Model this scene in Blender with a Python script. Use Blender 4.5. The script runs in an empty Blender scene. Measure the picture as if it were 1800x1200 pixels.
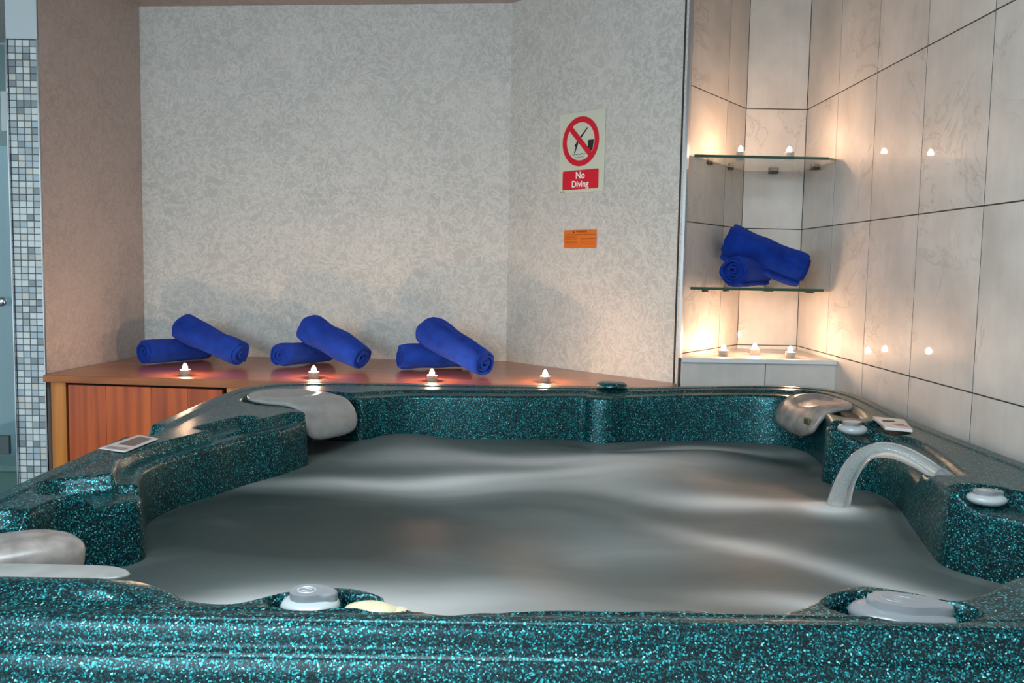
import bpy, bmesh, math, random
import numpy as np
from mathutils import Vector, Matrix, noise

C = bpy.context.scene.collection
R = random.Random(7)
PI = math.pi

# ------------------------------------------------------------------ camera
def camera():
    f_px, pitch, yaw, roll = 1550.0, math.atan(129/1550), math.atan(10/1550), 0.018
    cd = bpy.data.cameras.new('camera'); cd.sensor_width = 36; cd.lens = f_px/1800*36
    cd.clip_start = 0.02
    co = bpy.data.objects.new('camera', cd); C.objects.link(co)
    cy, sy, cp, sp = math.cos(yaw), math.sin(yaw), math.cos(pitch), math.sin(pitch)
    f = Vector((sy*cp, cy*cp, -sp)); r = Vector((cy, -sy, 0)); u = r.cross(f)
    cr, sr = math.cos(roll), math.sin(roll)
    r2 = cr*r+sr*u; u2 = -sr*r+cr*u
    M = Matrix((r2, u2, -f)).transposed().to_4x4(); M.translation = (0, 0, 1.31)
    co.matrix_world = M
    bpy.context.scene.camera = co
camera()

# ------------------------------------------------------------------ world, lights, exposure
w = bpy.data.worlds.new('world'); bpy.context.scene.world = w; w.use_nodes = True
bg = w.node_tree.nodes['Background']; bg.inputs[0].default_value = (0.62, 0.72, 0.76, 1); bg.inputs[1].default_value = 0.90
def area(name, loc, target, sx, sy, power, col):
    ld = bpy.data.lights.new(name, 'AREA'); ld.shape = 'RECTANGLE'; ld.size = sx; ld.size_y = sy
    ld.energy = power; ld.color = col
    o = bpy.data.objects.new(name, ld); C.objects.link(o); o.location = loc
    d = Vector(target)-Vector(loc); o.rotation_euler = d.to_track_quat('-Z', 'Y').to_euler()
area('ceiling_lamp', (-0.3, 0.9, 2.3), (-0.3, 1.1, 0), 1.2, 0.5, 22, (0.80, 0.93, 1.0))
area('steam_room_fill', (-2.5, 3.6, 2.4), (-2.3, 3.9, 1.0), .5, .5, 9, (.72, .92, 1.0))  # unseen fill light added to brighten the space behind the glass door
area('hall_window', (-1.6, -2.6, 1.9), (0.2, 2.5, 1.0), 2.2, 1.0, 80, (0.74, 0.90, 1.0))
vs = bpy.context.scene.view_settings
vs.view_transform = 'Standard'; vs.look = 'None'; vs.exposure = 0.68; vs.gamma = 1.0; vs.use_curve_mapping = False

# ------------------------------------------------------------------ materials
def lin(c):
    return tuple(((x/255)/12.92 if x/255 <= .04045 else ((x/255+.055)/1.055)**2.4) for x in c)+(1,)
class MatB:
    def __init__(s, name):
        s.m = bpy.data.materials.new(name); s.m.use_nodes = True; s.t = s.m.node_tree
        s.b = s.t.nodes['Principled BSDF']; s.o = s.t.nodes['Material Output']
    def n(s, typ, **kw):
        nd = s.t.nodes.new(typ)
        for k, v in kw.items():
            if k.startswith('_'): setattr(nd, k[1:], v)
            else: nd.inputs[k.replace('__', ' ')].default_value = v
        return nd
    def l(s, a, b): s.t.links.new(a, b)
    def set(s, **kw):
        for k, v in kw.items(): s.b.inputs[k.replace('__', ' ')].default_value = v
        return s
    def coord(s, scale=(1, 1, 1), kind='Object', rnd=False):
        tc = s.n('ShaderNodeTexCoord'); mp = s.n('ShaderNodeMapping'); mp.inputs['Scale'].default_value = scale
        s.l(tc.outputs[kind], mp.inputs['Vector'])
        if rnd:
            oi = s.n('ShaderNodeObjectInfo'); mu = s.n('ShaderNodeVectorMath', _operation='SCALE'); mu.inputs[0].default_value = (17, 31, 23)
            s.l(oi.outputs['Random'], mu.inputs['Scale']); s.l(mu.outputs[0], mp.inputs['Location'])
        return mp.outputs[0]
    def ramp(s, fac, stops, interp='LINEAR'):
        r = s.n('ShaderNodeValToRGB'); e = r.color_ramp; e.interpolation = interp
        while len(e.elements) < len(stops): e.elements.new(0.5)
        for el, (p, c) in zip(e.elements, stops): el.position = p; el.color = c
        s.l(fac, r.inputs[0]); return r.outputs[0]
    def mix(s, fac, a, b, mode='MIX'):
        m = s.n('ShaderNodeMix', _data_type='RGBA', _blend_type=mode)
        for v, i in ((fac, 0), (a, 6), (b, 7)):
            if hasattr(v, 'links'): s.l(v, m.inputs[i])
            else: m.inputs[i].default_value = v
        return m.outputs[2]
    def bump(s, h, strength, dist):
        b = s.n('ShaderNodeBump', Strength=strength, Distance=dist); s.l(h, b.inputs['Height']); s.l(b.outputs[0], s.b.inputs['Normal'])
def plain(name, col, rough=.5, **kw):
    m = MatB(name); m.set(Base__Color=lin(col), Roughness=rough, **kw); return m.m

def plaster(name, base, light, dark):
    m = MatB(name); v = m.coord((1, 1, 1))
    n1 = m.n('ShaderNodeTexNoise', Scale=3.0, Detail=6, Roughness=.6); m.l(v, n1.inputs['Vector'])
    n2 = m.n('ShaderNodeTexNoise', Scale=20.0, Detail=8, Roughness=.66, Distortion=1.2); m.l(v, n2.inputs['Vector'])
    n3 = m.n('ShaderNodeTexNoise', Scale=9.0, Detail=5, Roughness=.6, Distortion=2.5); m.l(v, n3.inputs['Vector'])
    c1 = m.ramp(n1.outputs[0], [(.3, lin(dark)), (.7, lin(base))])
    f = m.ramp(n2.outputs[0], [(.455, (0, 0, 0, 1)), (.505, (.62, .62, .62, 1)), (.555, (.0, .0, .0, 1))])
    c2 = m.mix(f, c1, lin(light))
    f2 = m.ramp(n3.outputs[0], [(.47, (0, 0, 0, 1)), (.5, (.45, .45, .45, 1)), (.53, (0, 0, 0, 1))])
    c3 = m.mix(f2, c2, lin(light)); m.l(c3, m.b.inputs['Base Color'])
    m.set(Roughness=.62); m.bump(n2.outputs[0], .35, .002)
    return m.m
M_plaster = plaster('mottled_wallpaper', (180, 180, 175), (206, 205, 201), (166, 168, 163))
M_pink = plaster('mottled_pink_plaster', (175, 165, 161), (188, 179, 174), (160, 150, 146))
M_paint = plain('pale_paint', (176, 186, 190), .6)
M_grout = plain('dark_grout', (50, 47, 45), .95)
M_trim = plain('chrome_trim', (205, 212, 218), .22, Metallic=1.0)
M_whitetrim = plain('white_trim', (200, 204, 206), .4)

def marble():
    m = MatB('marbled_tile'); v = m.coord((1, 1, 1), rnd=True)
    n1 = m.n('ShaderNodeTexNoise', Scale=5.0, Detail=6, Roughness=.55); m.l(v, n1.inputs['Vector'])
    n2 = m.n('ShaderNodeTexNoise', Scale=3.2, Detail=8, Roughness=.62, Distortion=1.2); m.l(v, n2.inputs['Vector'])
    mp = m.n('ShaderNodeMapping'); mp.inputs['Scale'].default_value = (45, 45, 3); m.l(v, mp.inputs['Vector'])
    n3 = m.n('ShaderNodeTexNoise', Scale=1.0, Detail=3); m.l(mp.outputs[0], n3.inputs['Vector'])
    c = m.ramp(n1.outputs[0], [(.3, lin((178, 174, 168))), (.7, lin((204, 200, 194)))])
    vein = m.ramp(n2.outputs[0], [(.480, (0, 0, 0, 1)), (.5, (.30, .30, .30, 1)), (.520, (0, 0, 0, 1))])
    n5 = m.n('ShaderNodeTexNoise', Scale=2.2, Detail=1); m.l(v, n5.inputs['Vector'])
    gate = m.ramp(n5.outputs[0], [(.47, (0, 0, 0, 1)), (.60, (1, 1, 1, 1))])
    vg = m.mix(1.0, vein, gate, 'MULTIPLY')
    c = m.mix(vg, c, lin((112, 106, 100)))
    st = m.ramp(n3.outputs[0], [(.35, (.955, .955, .955, 1)), (.7, (1, 1, 1, 1))])
    c = m.mix(1.0, c, st, 'MULTIPLY')
    m.l(c, m.b.inputs['Base Color'])
    m.set(Roughness=.5, Specular__IOR__Level=.3, Coat__Weight=.5, Coat__Roughness=.03, Coat__IOR=1.45)
    return m.m
M_tile = marble()
MOS = []
for i, c in enumerate([(196, 204, 204), (176, 186, 188), (150, 160, 164), (124, 134, 140), (188, 190, 183), (158, 174, 184)]):
    MOS.append(plain('mosaic_glaze_%d' % i, c, .18 + .04*(i % 3), Coat__Weight=.5, Coat__Roughness=.05))
M_mgrout = plain('mosaic_grout', (92, 98, 100), .9)

def wood(name, c0, c1, c2, rough, axis='Z', coat=.3, rnd=True, knots=True):
    m = MatB(name)
    sc = {'Z': (7, 7, .8), 'X': (.9, 9, 9)}[axis]
    v = m.coord(sc, rnd=rnd)
    n1 = m.n('ShaderNodeTexNoise', Scale=1.6, Detail=5, Roughness=.55, Distortion=.6); m.l(v, n1.inputs['Vector'])
    wv = m.n('ShaderNodeTexWave', Scale=.9, Distortion=7.0, Detail=3, _bands_direction='X' if axis == 'Z' else 'Y'); m.l(v, wv.inputs['Vector'])
    wv.inputs['Detail Scale'].default_value = .8
    c = m.ramp(n1.outputs[0], [(.25, lin(c0)), (.5, lin(c1)), (.75, lin(c2))])
    g = m.ramp(wv.outputs[0], [(0, (.74, .70, .68, 1)), (.5, (1, 1, 1, 1))])
    c = m.mix(.95, c, g, 'MULTIPLY')
    if knots:
        v2 = m.coord((7, 7, 3.2), rnd=rnd)
        vo = m.n('ShaderNodeTexVoronoi', Scale=1.0); m.l(v2, vo.inputs['Vector'])
        k = m.ramp(vo.outputs['Distance'], [(.13, (1, 1, 1, 1)), (.27, (0, 0, 0, 1))])
        c = m.mix(k, c, lin((62, 24, 14)))
    m.l(c, m.b.inputs['Base Color']); m.set(Roughness=rough, Coat__Weight=coat, Coat__Roughness=.12)
    return m.m
M_door = wood('stained_pine', (146, 56, 12), (184, 78, 18), (208, 100, 30), .38)
M_stile = wood('light_pine', (164, 94, 26), (190, 114, 32), (204, 130, 44), .42, knots=False)
M_top = wood('counter_laminate', (136, 70, 32), (162, 90, 44), (180, 106, 56), .34, axis='X', coat=.4, rnd=False, knots=False)
M_topedge = wood('counter_edge', (128, 66, 22), (156, 82, 26), (168, 94, 34), .4, axis='X', rnd=False, knots=False)
M_dark = plain('dark_gap', (22, 18, 16), .9)

def speckle():
    m = MatB('speckled_acrylic'); v = m.coord((1, 1, 1))
    def layer(scale, stops, thr):
        vo = m.n('ShaderNodeTexVoronoi', Scale=scale); m.l(v, vo.inputs['Vector'])
        sp = m.n('ShaderNodeSeparateColor'); m.l(vo.outputs['Color'], sp.inputs[0])
        return vo, sp
    v1, s1 = layer(520, None, 0)
    base = m.ramp(s1.outputs[0], [(0, (.001, .008, .011, 1)), (.30, (.002, .018, .022, 1)), (.58, (.003, .052, .062, 1)), (.80, (.006, .145, .162, 1)), (.92, (.03, .38, .41, 1)), (.988, (.30, .72, .74, 1))], 'CONSTANT')
    v2, s2 = layer(300, None, 0)
    big = m.ramp(s2.outputs[1], [(0, (0, 0, 0, 1)), (.94, (1, 1, 1, 1))], 'CONSTANT')
    near = m.ramp(v2.outputs['Distance'], [(.30, (1, 1, 1, 1)), (.36, (0, 0, 0, 1))])
    f = m.mix(1.0, big, near, 'MULTIPLY')
    c = m.mix(f, base, (.03, .34, .39, 1))
    m.l(c, m.b.inputs['Base Color'])
    m.set(Roughness=.34, Metallic=.50, Specular__IOR__Level=.3, Coat__Weight=.20, Coat__Roughness=.38, Coat__IOR=1.42)
    nz = m.n('ShaderNodeTexNoise', Scale=160.0, Detail=2); m.l(v, nz.inputs['Vector']); m.bump(nz.outputs[0], .25, .0008)
    return m.m
M_shell = speckle()
def rubber(name, c0, c1):
    m = MatB(name); v = m.coord()
    n1 = m.n('ShaderNodeTexNoise', Scale=30.0, Detail=5); m.l(v, n1.inputs['Vector'])
    c = m.ramp(n1.outputs[0], [(.35, lin(c0)), (.7, lin(c1))]); m.l(c, m.b.inputs['Base Color'])
    m.set(Roughness=.36, Coat__Weight=.25, Coat__Roughness=.2); m.bump(n1.outputs[0], .12, .001); return m.m
M_pillow = rubber('grey_vinyl', (128, 128, 126), (142, 141, 138))
M_pillow2 = rubber('worn_grey_vinyl', (112, 106, 102), (150, 142, 136))
M_skirt = plain('skirt_panel', (60, 62, 60), .6)
M_knobl = plain('pale_grey_plastic', (168, 176, 178), .28, Coat__Weight=.4)
M_knobd = plain('mid_grey_plastic', (122, 126, 130), .3, Coat__Weight=.4)
M_cream = plain('cream_plastic', (200, 192, 158), .35)
M_panelw = plain('panel_white', (196, 190, 188), .3, Coat__Weight=.5)
M_panelb = plain('panel_brown', (104, 84, 78), .3)
M_red = plain('sign_red', (196, 10, 38), .4)
M_black = plain('print_black', (22, 24, 26), .5)
M_signw = plain('sign_cream', (192, 197, 180), .35)
M_white = plain('print_white', (232, 232, 226), .45)
M_orange = plain('label_orange', (206, 104, 14), .45)
M_oprint = plain('label_print', (120, 50, 12), .5)

def terry():
    m = MatB('blue_terry'); v = m.coord((1, 1, 1), rnd=True)
    n1 = m.n('ShaderNodeTexNoise', Scale=420.0, Detail=3, Roughness=.7); m.l(v, n1.inputs['Vector'])
    n2 = m.n('ShaderNodeTexNoise', Scale=26.0, Detail=4); m.l(v, n2.inputs['Vector'])
    c = m.ramp(n2.outputs[0], [(.3, (.002, .022, .20, 1)), (.7, (.006, .042, .34, 1))])
    c = m.mix(.35, c, m.ramp(n1.outputs[0], [(.35, (.25, .25, .3, 1)), (.65, (1, 1, 1, 1))]), 'MULTIPLY')
    m.l(c, m.b.inputs['Base Color'])
    m.set(Roughness=.95, Specular__IOR__Level=.1, Sheen__Weight=.35, Sheen__Roughness=.5); m.b.inputs['Sheen Tint'].default_value = (.12, .2, .95, 1)
    ad = m.n('ShaderNodeMath', _operation='ADD'); m.l(n1.outputs[0], ad.inputs[0]); m.l(n2.outputs[0], ad.inputs[1])
    m.bump(ad.outputs[0], .7, .004)
    return m.m
M_towel = terry()
def glassm(name, col, rough=0.0, trans=1.0, ior=1.5):
    m = MatB(name); m.set(Base__Color=col, Roughness=rough, Transmission__Weight=trans, IOR=ior); return m.m
M_shelf = glassm('shelf_glass', (.93, .99, .96, 1))
M_shelfedge = plain('green_glass_edge', (6, 58, 42), .3)
M_clip = plain('shelf_clip', (70, 70, 66), .35, Metallic=.8)
M_cup = plain('tealight_cup', (196, 190, 182), .3, Metallic=.6)
M_wax = plain('tealight_wax', (236, 214, 180), .5, Subsurface__Weight=.3)
def flame(name, strength):
    m = MatB(name); m.set(Base__Color=(0, 0, 0, 1), Emission__Color=(1, .60, .36, 1), Emission__Strength=strength); return m.m
M_flame = flame('flame', 620.0); M_flame_small = flame('small_flame', 340.0)
M_doorglass = glassm('door_glass', (.80, .92, .93, 1), .02)
M_backroom = plain('teal_room_wall', (118, 140, 144), .6)
M_backlow = plain('pale_backing', (136, 162, 172), .35)
def water():
    m = MatB('foaming_water'); v = m.coord((1, 1, 1))
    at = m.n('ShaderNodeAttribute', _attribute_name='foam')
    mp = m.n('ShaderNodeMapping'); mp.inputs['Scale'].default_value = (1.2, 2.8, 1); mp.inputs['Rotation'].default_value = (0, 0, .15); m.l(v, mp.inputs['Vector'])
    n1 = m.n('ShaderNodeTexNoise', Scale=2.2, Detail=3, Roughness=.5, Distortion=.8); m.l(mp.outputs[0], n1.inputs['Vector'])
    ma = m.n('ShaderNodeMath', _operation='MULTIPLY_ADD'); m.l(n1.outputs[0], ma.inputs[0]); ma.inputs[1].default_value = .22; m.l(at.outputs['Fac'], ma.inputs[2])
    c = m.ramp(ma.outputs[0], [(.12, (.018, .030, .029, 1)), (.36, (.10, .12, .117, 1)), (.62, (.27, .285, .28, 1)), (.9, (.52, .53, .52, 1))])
    m.l(c, m.b.inputs['Base Color']); m.set(Roughness=.5, Specular__IOR__Level=.35)
    return m.m
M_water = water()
def streamm():
    m = MatB('falling_water'); m.set(Base__Color=(.86, .86, .84, 1), Roughness=.10, Transmission__Weight=.80, IOR=1.28, Specular__IOR__Level=.4); return m.m
M_stream = streamm()
M_floor = plain('floor_tile', (96, 104, 104), .5)

# ------------------------------------------------------------------ builders
def tag(o, label=None, cat=None, group=None, kind=None):
    if label: o['label'] = label
    if cat: o['category'] = cat
    if group: o['group'] = group
    if kind: o['kind'] = kind
    return o
def empty(name, loc, label=None, cat=None, group=None, rz=0):
    o = bpy.data.objects.new(name, None); C.objects.link(o); o.location = loc; o.rotation_euler.z = rz
    o.empty_display_size = .05
    return tag(o, label, cat, group)
def place(o, parent):
    if parent is not None: o.parent = parent
def obj(name, verts, faces, mat, parent=None, smooth=False, loc=None):
    me = bpy.data.meshes.new(name); me.from_pydata([tuple(v) for v in verts], [], faces); me.update()
    mats = mat if isinstance(mat, list) else [mat]
    for mm in mats: me.materials.append(mm)
    bm = bmesh.new(); bm.from_mesh(me); bmesh.ops.recalc_face_normals(bm, faces=bm.faces); bm.to_mesh(me); bm.free()
    if smooth: me.polygons.foreach_set('use_smooth', [True]*len(me.polygons))
    o = bpy.data.objects.new(name, me); C.objects.link(o); place(o, parent)
    if loc: o.location = loc
    return o
def bmobj(name, bm, mat, parent=None, smooth=False, loc=None, angle=None):
    me = bpy.data.meshes.new(name); bmesh.ops.recalc_face_normals(bm, faces=bm.faces); bm.to_mesh(me); bm.free()
    for mm in (mat if isinstance(mat, list) else [mat]): me.materials.append(mm)
    if smooth: me.polygons.foreach_set('use_smooth', [True]*len(me.polygons))
    if angle is not None:
        me.polygons.foreach_set('use_smooth', [True]*len(me.polygons)); me.set_sharp_from_angle(angle=math.radians(angle))
    o = bpy.data.objects.new(name, me); C.objects.link(o); place(o, parent)
    if loc: o.location = loc
    return o
def bevel(bm, w, seg=2):
    bmesh.ops.bevel(bm, geom=bm.edges[:], offset=w, segments=seg, profile=.5, affect='EDGES', clamp_overlap=True)
def box_bm(x0, y0, z0, x1, y1, z1, bw=0, seg=1, bm=None):
    bm = bm or bmesh.new()
    vs = [bm.verts.new(p) for p in [(x0, y0, z0), (x1, y0, z0), (x1, y1, z0), (x0, y1, z0), (x0, y0, z1), (x1, y0, z1), (x1, y1, z1), (x0, y1, z1)]]
    for f in [(0, 3, 2, 1), (4, 5, 6, 7), (0, 1, 5, 4), (1, 2, 6, 5), (2, 3, 7, 6), (3, 0, 4, 7)]: bm.faces.new([vs[i] for i in f])
    if bw: bevel(bm, bw, seg)
    return bm
def prism_bm(poly, z0, z1, bw=0, seg=1):
    bm = bmesh.new()
    a = [bm.verts.new((x, y, z0)) for x, y in poly]; b = [bm.verts.new((x, y, z1)) for x, y in poly]
    bm.faces.new(a[::-1]); bm.faces.new(b); n = len(poly)
    for i in range(n): bm.faces.new([a[i], a[(i+1) % n], b[(i+1) % n], b[i]])
    if bw: bevel(bm, bw, seg)
    return bm
def lathe_bm(prof, n=32, sx=1, sy=1):
    bm = bmesh.new(); rings = []
    for r, z in prof:
        if r < 1e-6: rings.append([bm.verts.new((0, 0, z))])
        else: rings.append([bm.verts.new((r*sx*math.cos(2*PI*i/n), r*sy*math.sin(2*PI*i/n), z)) for i in range(n)])
    for a, b in zip(rings, rings[1:]):
        for i in range(n):
            j = (i+1) % n
            q = [a[i % len(a)], a[j % len(a)], b[j % len(b)], b[i % len(b)]]
            q2 = []
            for vv in q:
                if vv not in q2: q2.append(vv)
            if len(q2) > 2: bm.faces.new(q2)
    return bm
def ss(t):
    t = np.clip(t, 0, 1); return t*t*(3-2*t)

# ------------------------------------------------------------------ room shell
CEIL = lambda x: 2.44+.028*x if x < 0 else 2.44+.012*x
NICHE = [(.637, 3.2), (.957, 3.64), (1.205, 3.64)]
tag(bmobj('floor', prism_bm([(-4, -3.2), (1.4, -3.2), (1.4, 6), (-4, 6)], -.08, 0), M_floor), kind='structure')
bm = bmesh.new()
lo = [bm.verts.new((x, y, CEIL(x))) for x, y in [(-4, 0.2), (0, 0.2), (1.5, 0.2), (1.5, 4.6), (0, 4.6), (-4, 4.6)]]
hi = [bm.verts.new((v.co.x, v.co.y, 2.7)) for v in lo]
bm.faces.new([lo[0], lo[1], lo[4], lo[5]]); bm.faces.new([lo[1], lo[2], lo[3], lo[4]]); bm.faces.new(hi)
for i in range(6): bm.faces.new([lo[i], lo[(i+1) % 6], hi[(i+1) % 6], hi[i]])
tag(bmobj('ceiling', bm, M_pink), kind='structure')
tag(bmobj('wall_back', prism_bm([(-1.78, 3.885), (0.0, 3.885), (0.0, 4.0), (-1.78, 4.0)], 0, 2.75), M_plaster), kind='structure')
tag(bmobj('wall_left', prism_bm([(-1.662, 3.182), (-1.595, 3.885), (-1.78, 3.885), (-1.78, 3.32), (-1.70, 3.32)], 0, 2.75), M_pink), kind='structure')
wall_corner = tag(bmobj('wall_corner', prism_bm([(0, 3.885), (.630, 3.207), (.637, 3.215), (.951, 3.647), (.951, 3.9), (0, 4.0)], 0, 2.75), M_plaster), kind='structure')
wall_rear = tag(bmobj('wall_rear', prism_bm([(.951, 3.6406), (1.24, 3.6406), (1.24, 3.75), (.951, 3.75)], 0, 2.75), M_grout), kind='structure')
wall_right = tag(bmobj('wall_right', prism_bm([(1.2056, 0.2), (1.4, 0.2), (1.4, 3.75), (1.2056, 3.75)], 0, 2.75), M_grout), kind='structure')
# backing of the tiled side of the corner wall
a = Vector((.637, 3.2)); b = Vector((.957, 3.64)); L_n = (b-a).length; d_n = (b-a)/L_n; nrm = Vector((d_n.y, -d_n.x))
def npt(s, off): p = a+d_n*s+nrm*off; return (p.x, p.y)
bmobj('tile_backing', prism_bm([npt(0.004, -.03), npt(L_n, -.03), npt(L_n, -.0006), npt(0.004, -.0006)], .5, 2.6), M_grout, wall_corner)

# marbled wall tiles
G = .0036
def tile_mesh(wd, ht):
    bm = box_bm(-wd/2+G/2, -.009, -ht/2+G/2, wd/2-G/2, 0, ht/2-G/2, .0006, 1)
    me = bpy.data.meshes.new('tile'); bmesh.ops.recalc_face_normals(bm, faces=bm.faces); bm.to_mesh(me); bm.free(); me.materials.append(M_tile)
    return me
TM = {}
def put_tile(parent, cx, cy, cz, wd, ht, ang):
    k = (round(wd, 3), round(ht, 3))
    if k not in TM: TM[k] = tile_mesh(wd, ht)
    o = bpy.data.objects.new('tile', TM[k]); C.objects.link(o); o.location = (cx, cy, cz); o.rotation_euler.z = ang; o.parent = parent
ZJ = [.531, 1.010, 1.489, 1.972, 2.455]
YJ = [3.64, 3.30, 2.957, 2.61, 2.252, 1.905, 1.56, 1.215, .87]
for z0, z1 in zip(ZJ, ZJ[1:]):
    for y1, y0 in zip(YJ, YJ[1:]):
        put_tile(wall_right, 1.214, (y0+y1)/2, (z0+z1)/2, y1-y0, z1-z0, -PI/2)   # front faces -X
    put_tile(wall_rear, (.957+1.205)/2, 3.649, (z0+z1)/2, 1.205-.957, z1-z0, 0)
    sj = [0.004, .352, L_n]
    ang = math.atan2(d_n.y, d_n.x)
    for s0, s1 in zip(sj, sj[1:]):
        p = a+d_n*((s0+s1)/2)+nrm*(-.009)
        put_tile(wall_corner, p.x, p.y, (z0+z1)/2, s1-s0, z1-z0, ang)
# chrome corner bead
tag(bmobj('trim_1', prism_bm([(.626, 3.199), (.634, 3.192), (.643, 3.200), (.641, 3.206), (.630, 3.205)], .995, 2.75), M_trim), kind='structure')

# ledge in the tiled niche
ledge = tag(bmobj('trim_2', prism_bm([(.645, 3.205), (1.212, 3.205), (1.212, 3.64), (.957, 3.64)], .6, .985), M_grout), kind='structure')
bmobj('front_tile', box_bm(.64, 3.196, .80, .9465, 3.205, .982, .001), M_tile, ledge)
bmobj('front_tile', box_bm(.9495, 3.196, .80, 1.205, 3.205, .982, .001), M_tile, ledge)
bmobj('top_tile', prism_bm([(.642, 3.19), (.948, 3.19), (.948, 3.62), (.640+.32*.97, 3.62)], .985, .995, .0008), M_tile, ledge)
bmobj('top_tile', prism_bm([(.950, 3.19), (1.205, 3.19), (1.205, 3.64), (.957, 3.64), (.950, 3.625)], .985, .995, .0008), M_tile, ledge)
bmobj('ledge_edge', box_bm(.64, 3.183, .980, 1.205, 3.192, .996, .002, 2), M_whitetrim, ledge)

# mosaic pillar
pillar = tag(bmobj('wall_pillar', prism_bm([(-1.776, 3.186), (-1.664, 3.186), (-1.70, 3.32), (-1.776, 3.32)], 0, 2.078), M_mgrout), kind='structure')
tag(bmobj('wall_lintel', prism_bm([(-1.776, 3.18), (-1.6645, 3.18), (-1.70, 3.34), (-1.776, 3.34)], 2.080, 2.75, .002), M_paint), kind='structure')
tag(bmobj('trim_3', box_bm(-1.6685, 3.175, 0, -1.6625, 3.188, 2.08, .0015), M_trim), kind='structure')
tag(bmobj('trim_4', box_bm(-1.776, 3.172, 0, -1.770, 3.19, 2.08, .0015), M_trim), kind='structure')
PX = .02525; mosm = []
for mm in MOS:
    bm = box_bm(-PX/2+.0013, -.004, -.0116+.0012, PX/2-.0013, 0, .0116-.0012, .001)
    me = bpy.data.meshes.new('mosaic_tile'); bmesh.ops.recalc_face_normals(bm, faces=bm.faces); bm.to_mesh(me); bm.free(); me.materials.append(mm); mosm.append(me)
rows = 68
for i in range(rows):
    for j in range(4):
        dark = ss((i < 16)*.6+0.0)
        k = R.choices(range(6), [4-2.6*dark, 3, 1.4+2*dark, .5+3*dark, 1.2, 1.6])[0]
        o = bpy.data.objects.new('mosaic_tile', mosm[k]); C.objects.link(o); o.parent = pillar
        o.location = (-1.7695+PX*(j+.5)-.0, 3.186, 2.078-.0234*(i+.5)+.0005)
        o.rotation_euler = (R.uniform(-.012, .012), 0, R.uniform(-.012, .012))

# glass door at the left
door = tag(empty('door_1', (-2.15, 3.2, 0)), kind='structure')
def dl(bm): 
    bmesh.ops.translate(bm, verts=bm.verts[:], vec=(2.15, -3.2, 0)); return bm
bmobj('pane', dl(box_bm(-2.52, 3.196, .02, -1.778, 3.204, 2.44, .001)), M_doorglass, door)
k = lathe_bm([(0, -.03), (.012, -.03), (.017, -.022), (.017, -.012), (.008, -.004), (.008, .004)], 20)
bmesh.ops.rotate(k, verts=k.verts[:], cent=(0, 0, 0), matrix=Matrix.Rotation(-PI/2, 3, 'X')); bmesh.ops.translate(k, verts=k.verts[:], vec=(.335, -.008, 1.157))
bmobj('knob', k, M_trim, door, True)
bmobj('hinge', dl(box_bm(-1.80, 3.18, 1.76, -1.778, 3.196, 1.90, .002)), M_knobl, door)
bmobj('rail', dl(box_bm(-2.52, 3.190, 2.060, -1.778, 3.212, 2.068, .001)), M_trim, door)
tag(bmobj('wall_steam_room', prism_bm([(-3.4, 4.4), (-1.79, 4.4), (-1.79, 4.5), (-3.4, 4.5)], 0, 2.75), M_backroom), kind='structure')
tag(bmobj('pale_panel', box_bm(-3.0, 3.9, .0, -1.82, 3.93, 1.80, .004), M_backlow), 'pale blue panel standing behind the glass door', 'screen')  # gives the paler lower area behind the pane
bmobj('hinge', dl(box_bm(-1.90, 3.18, .600, -1.806, 3.196, .668, .002)), plain('dark_hinge', (62, 78, 78), .5), door)
hb = empty('bench', (-2.12, 3.75, 0), 'green grey bench low down behind the glass door', 'bench')
bmobj('bench_body', box_bm(-.30, -.08, .0, .10, .08, .42, .006), plain('bench_body', (92, 126, 118), .6), hb)
bmobj('bench_top', box_bm(-.32, -.10, .42, .12, .10, .445, .004), plain('bench_top', (112, 142, 138), .5), hb)

# ------------------------------------------------------------------ cabinet and counter
cab = empty('cabinet', (-1.2, 3.3, 0), 'pine cabinet with red stained door under the wooden counter', 'cabinet')
def cl(bm): bmesh.ops.translate(bm, verts=bm.verts[:], vec=(1.2, -3.3, 0)); return bm
def fy(x): return max(3.165-(x+1.65)*.112, 3.092)       # plane of the cabinet front, slightly turned
def fbox(x0, x1, z0, z1, off, th, bw=.002):
    bm = bmesh.new()
    pts = [(x0, fy(x0)-off), (x1, fy(x1)-off), (x1, fy(x1)-off+th), (x0, fy(x0)-off+th)]
    return cl(prism_bm(pts, z0, z1, bw, 2))
bmobj('carcass', cl(prism_bm([(-1.635, fy(-1.635)+.022), (-.5, fy(-.5)+.022), (-.5, 3.5), (-1.620, 3.5)], .04, .872)), M_dark, cab)
bmobj('stile', fbox(-1.640, -1.583, .04, .873, 0, .02), M_stile, cab)
bmobj('stile', fbox(-.985, -.90, .04, .873, 0, .02), M_stile, cab)
bmobj('stile', fbox(-.56, -.50, .04, .873, 0, .02), M_stile, cab)
dr = bmobj('door', fbox(-1.572, -.998, .09, .862, -.008, .014, .001), M_door, cab)
xs = [-1.572, -1.43, -1.26, -1.125, -.998]
for x0, x1 in zip(xs, xs[1:]):
    o = bmobj('plank', fbox(x0+.0004, x1-.0004, .088, .864, .004, .014, .0008), M_door, dr)
dr2 = bmobj('door', fbox(-.892, -.568, .09, .862, -.008, .014, .001), M_door, cab)
for x0, x1 in ((-.892, -.73), (-.73, -.568)):
    bmobj('plank', fbox(x0+.0004, x1-.0004, .088, .864, .004, .014, .0008), M_door, dr2)

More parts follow.
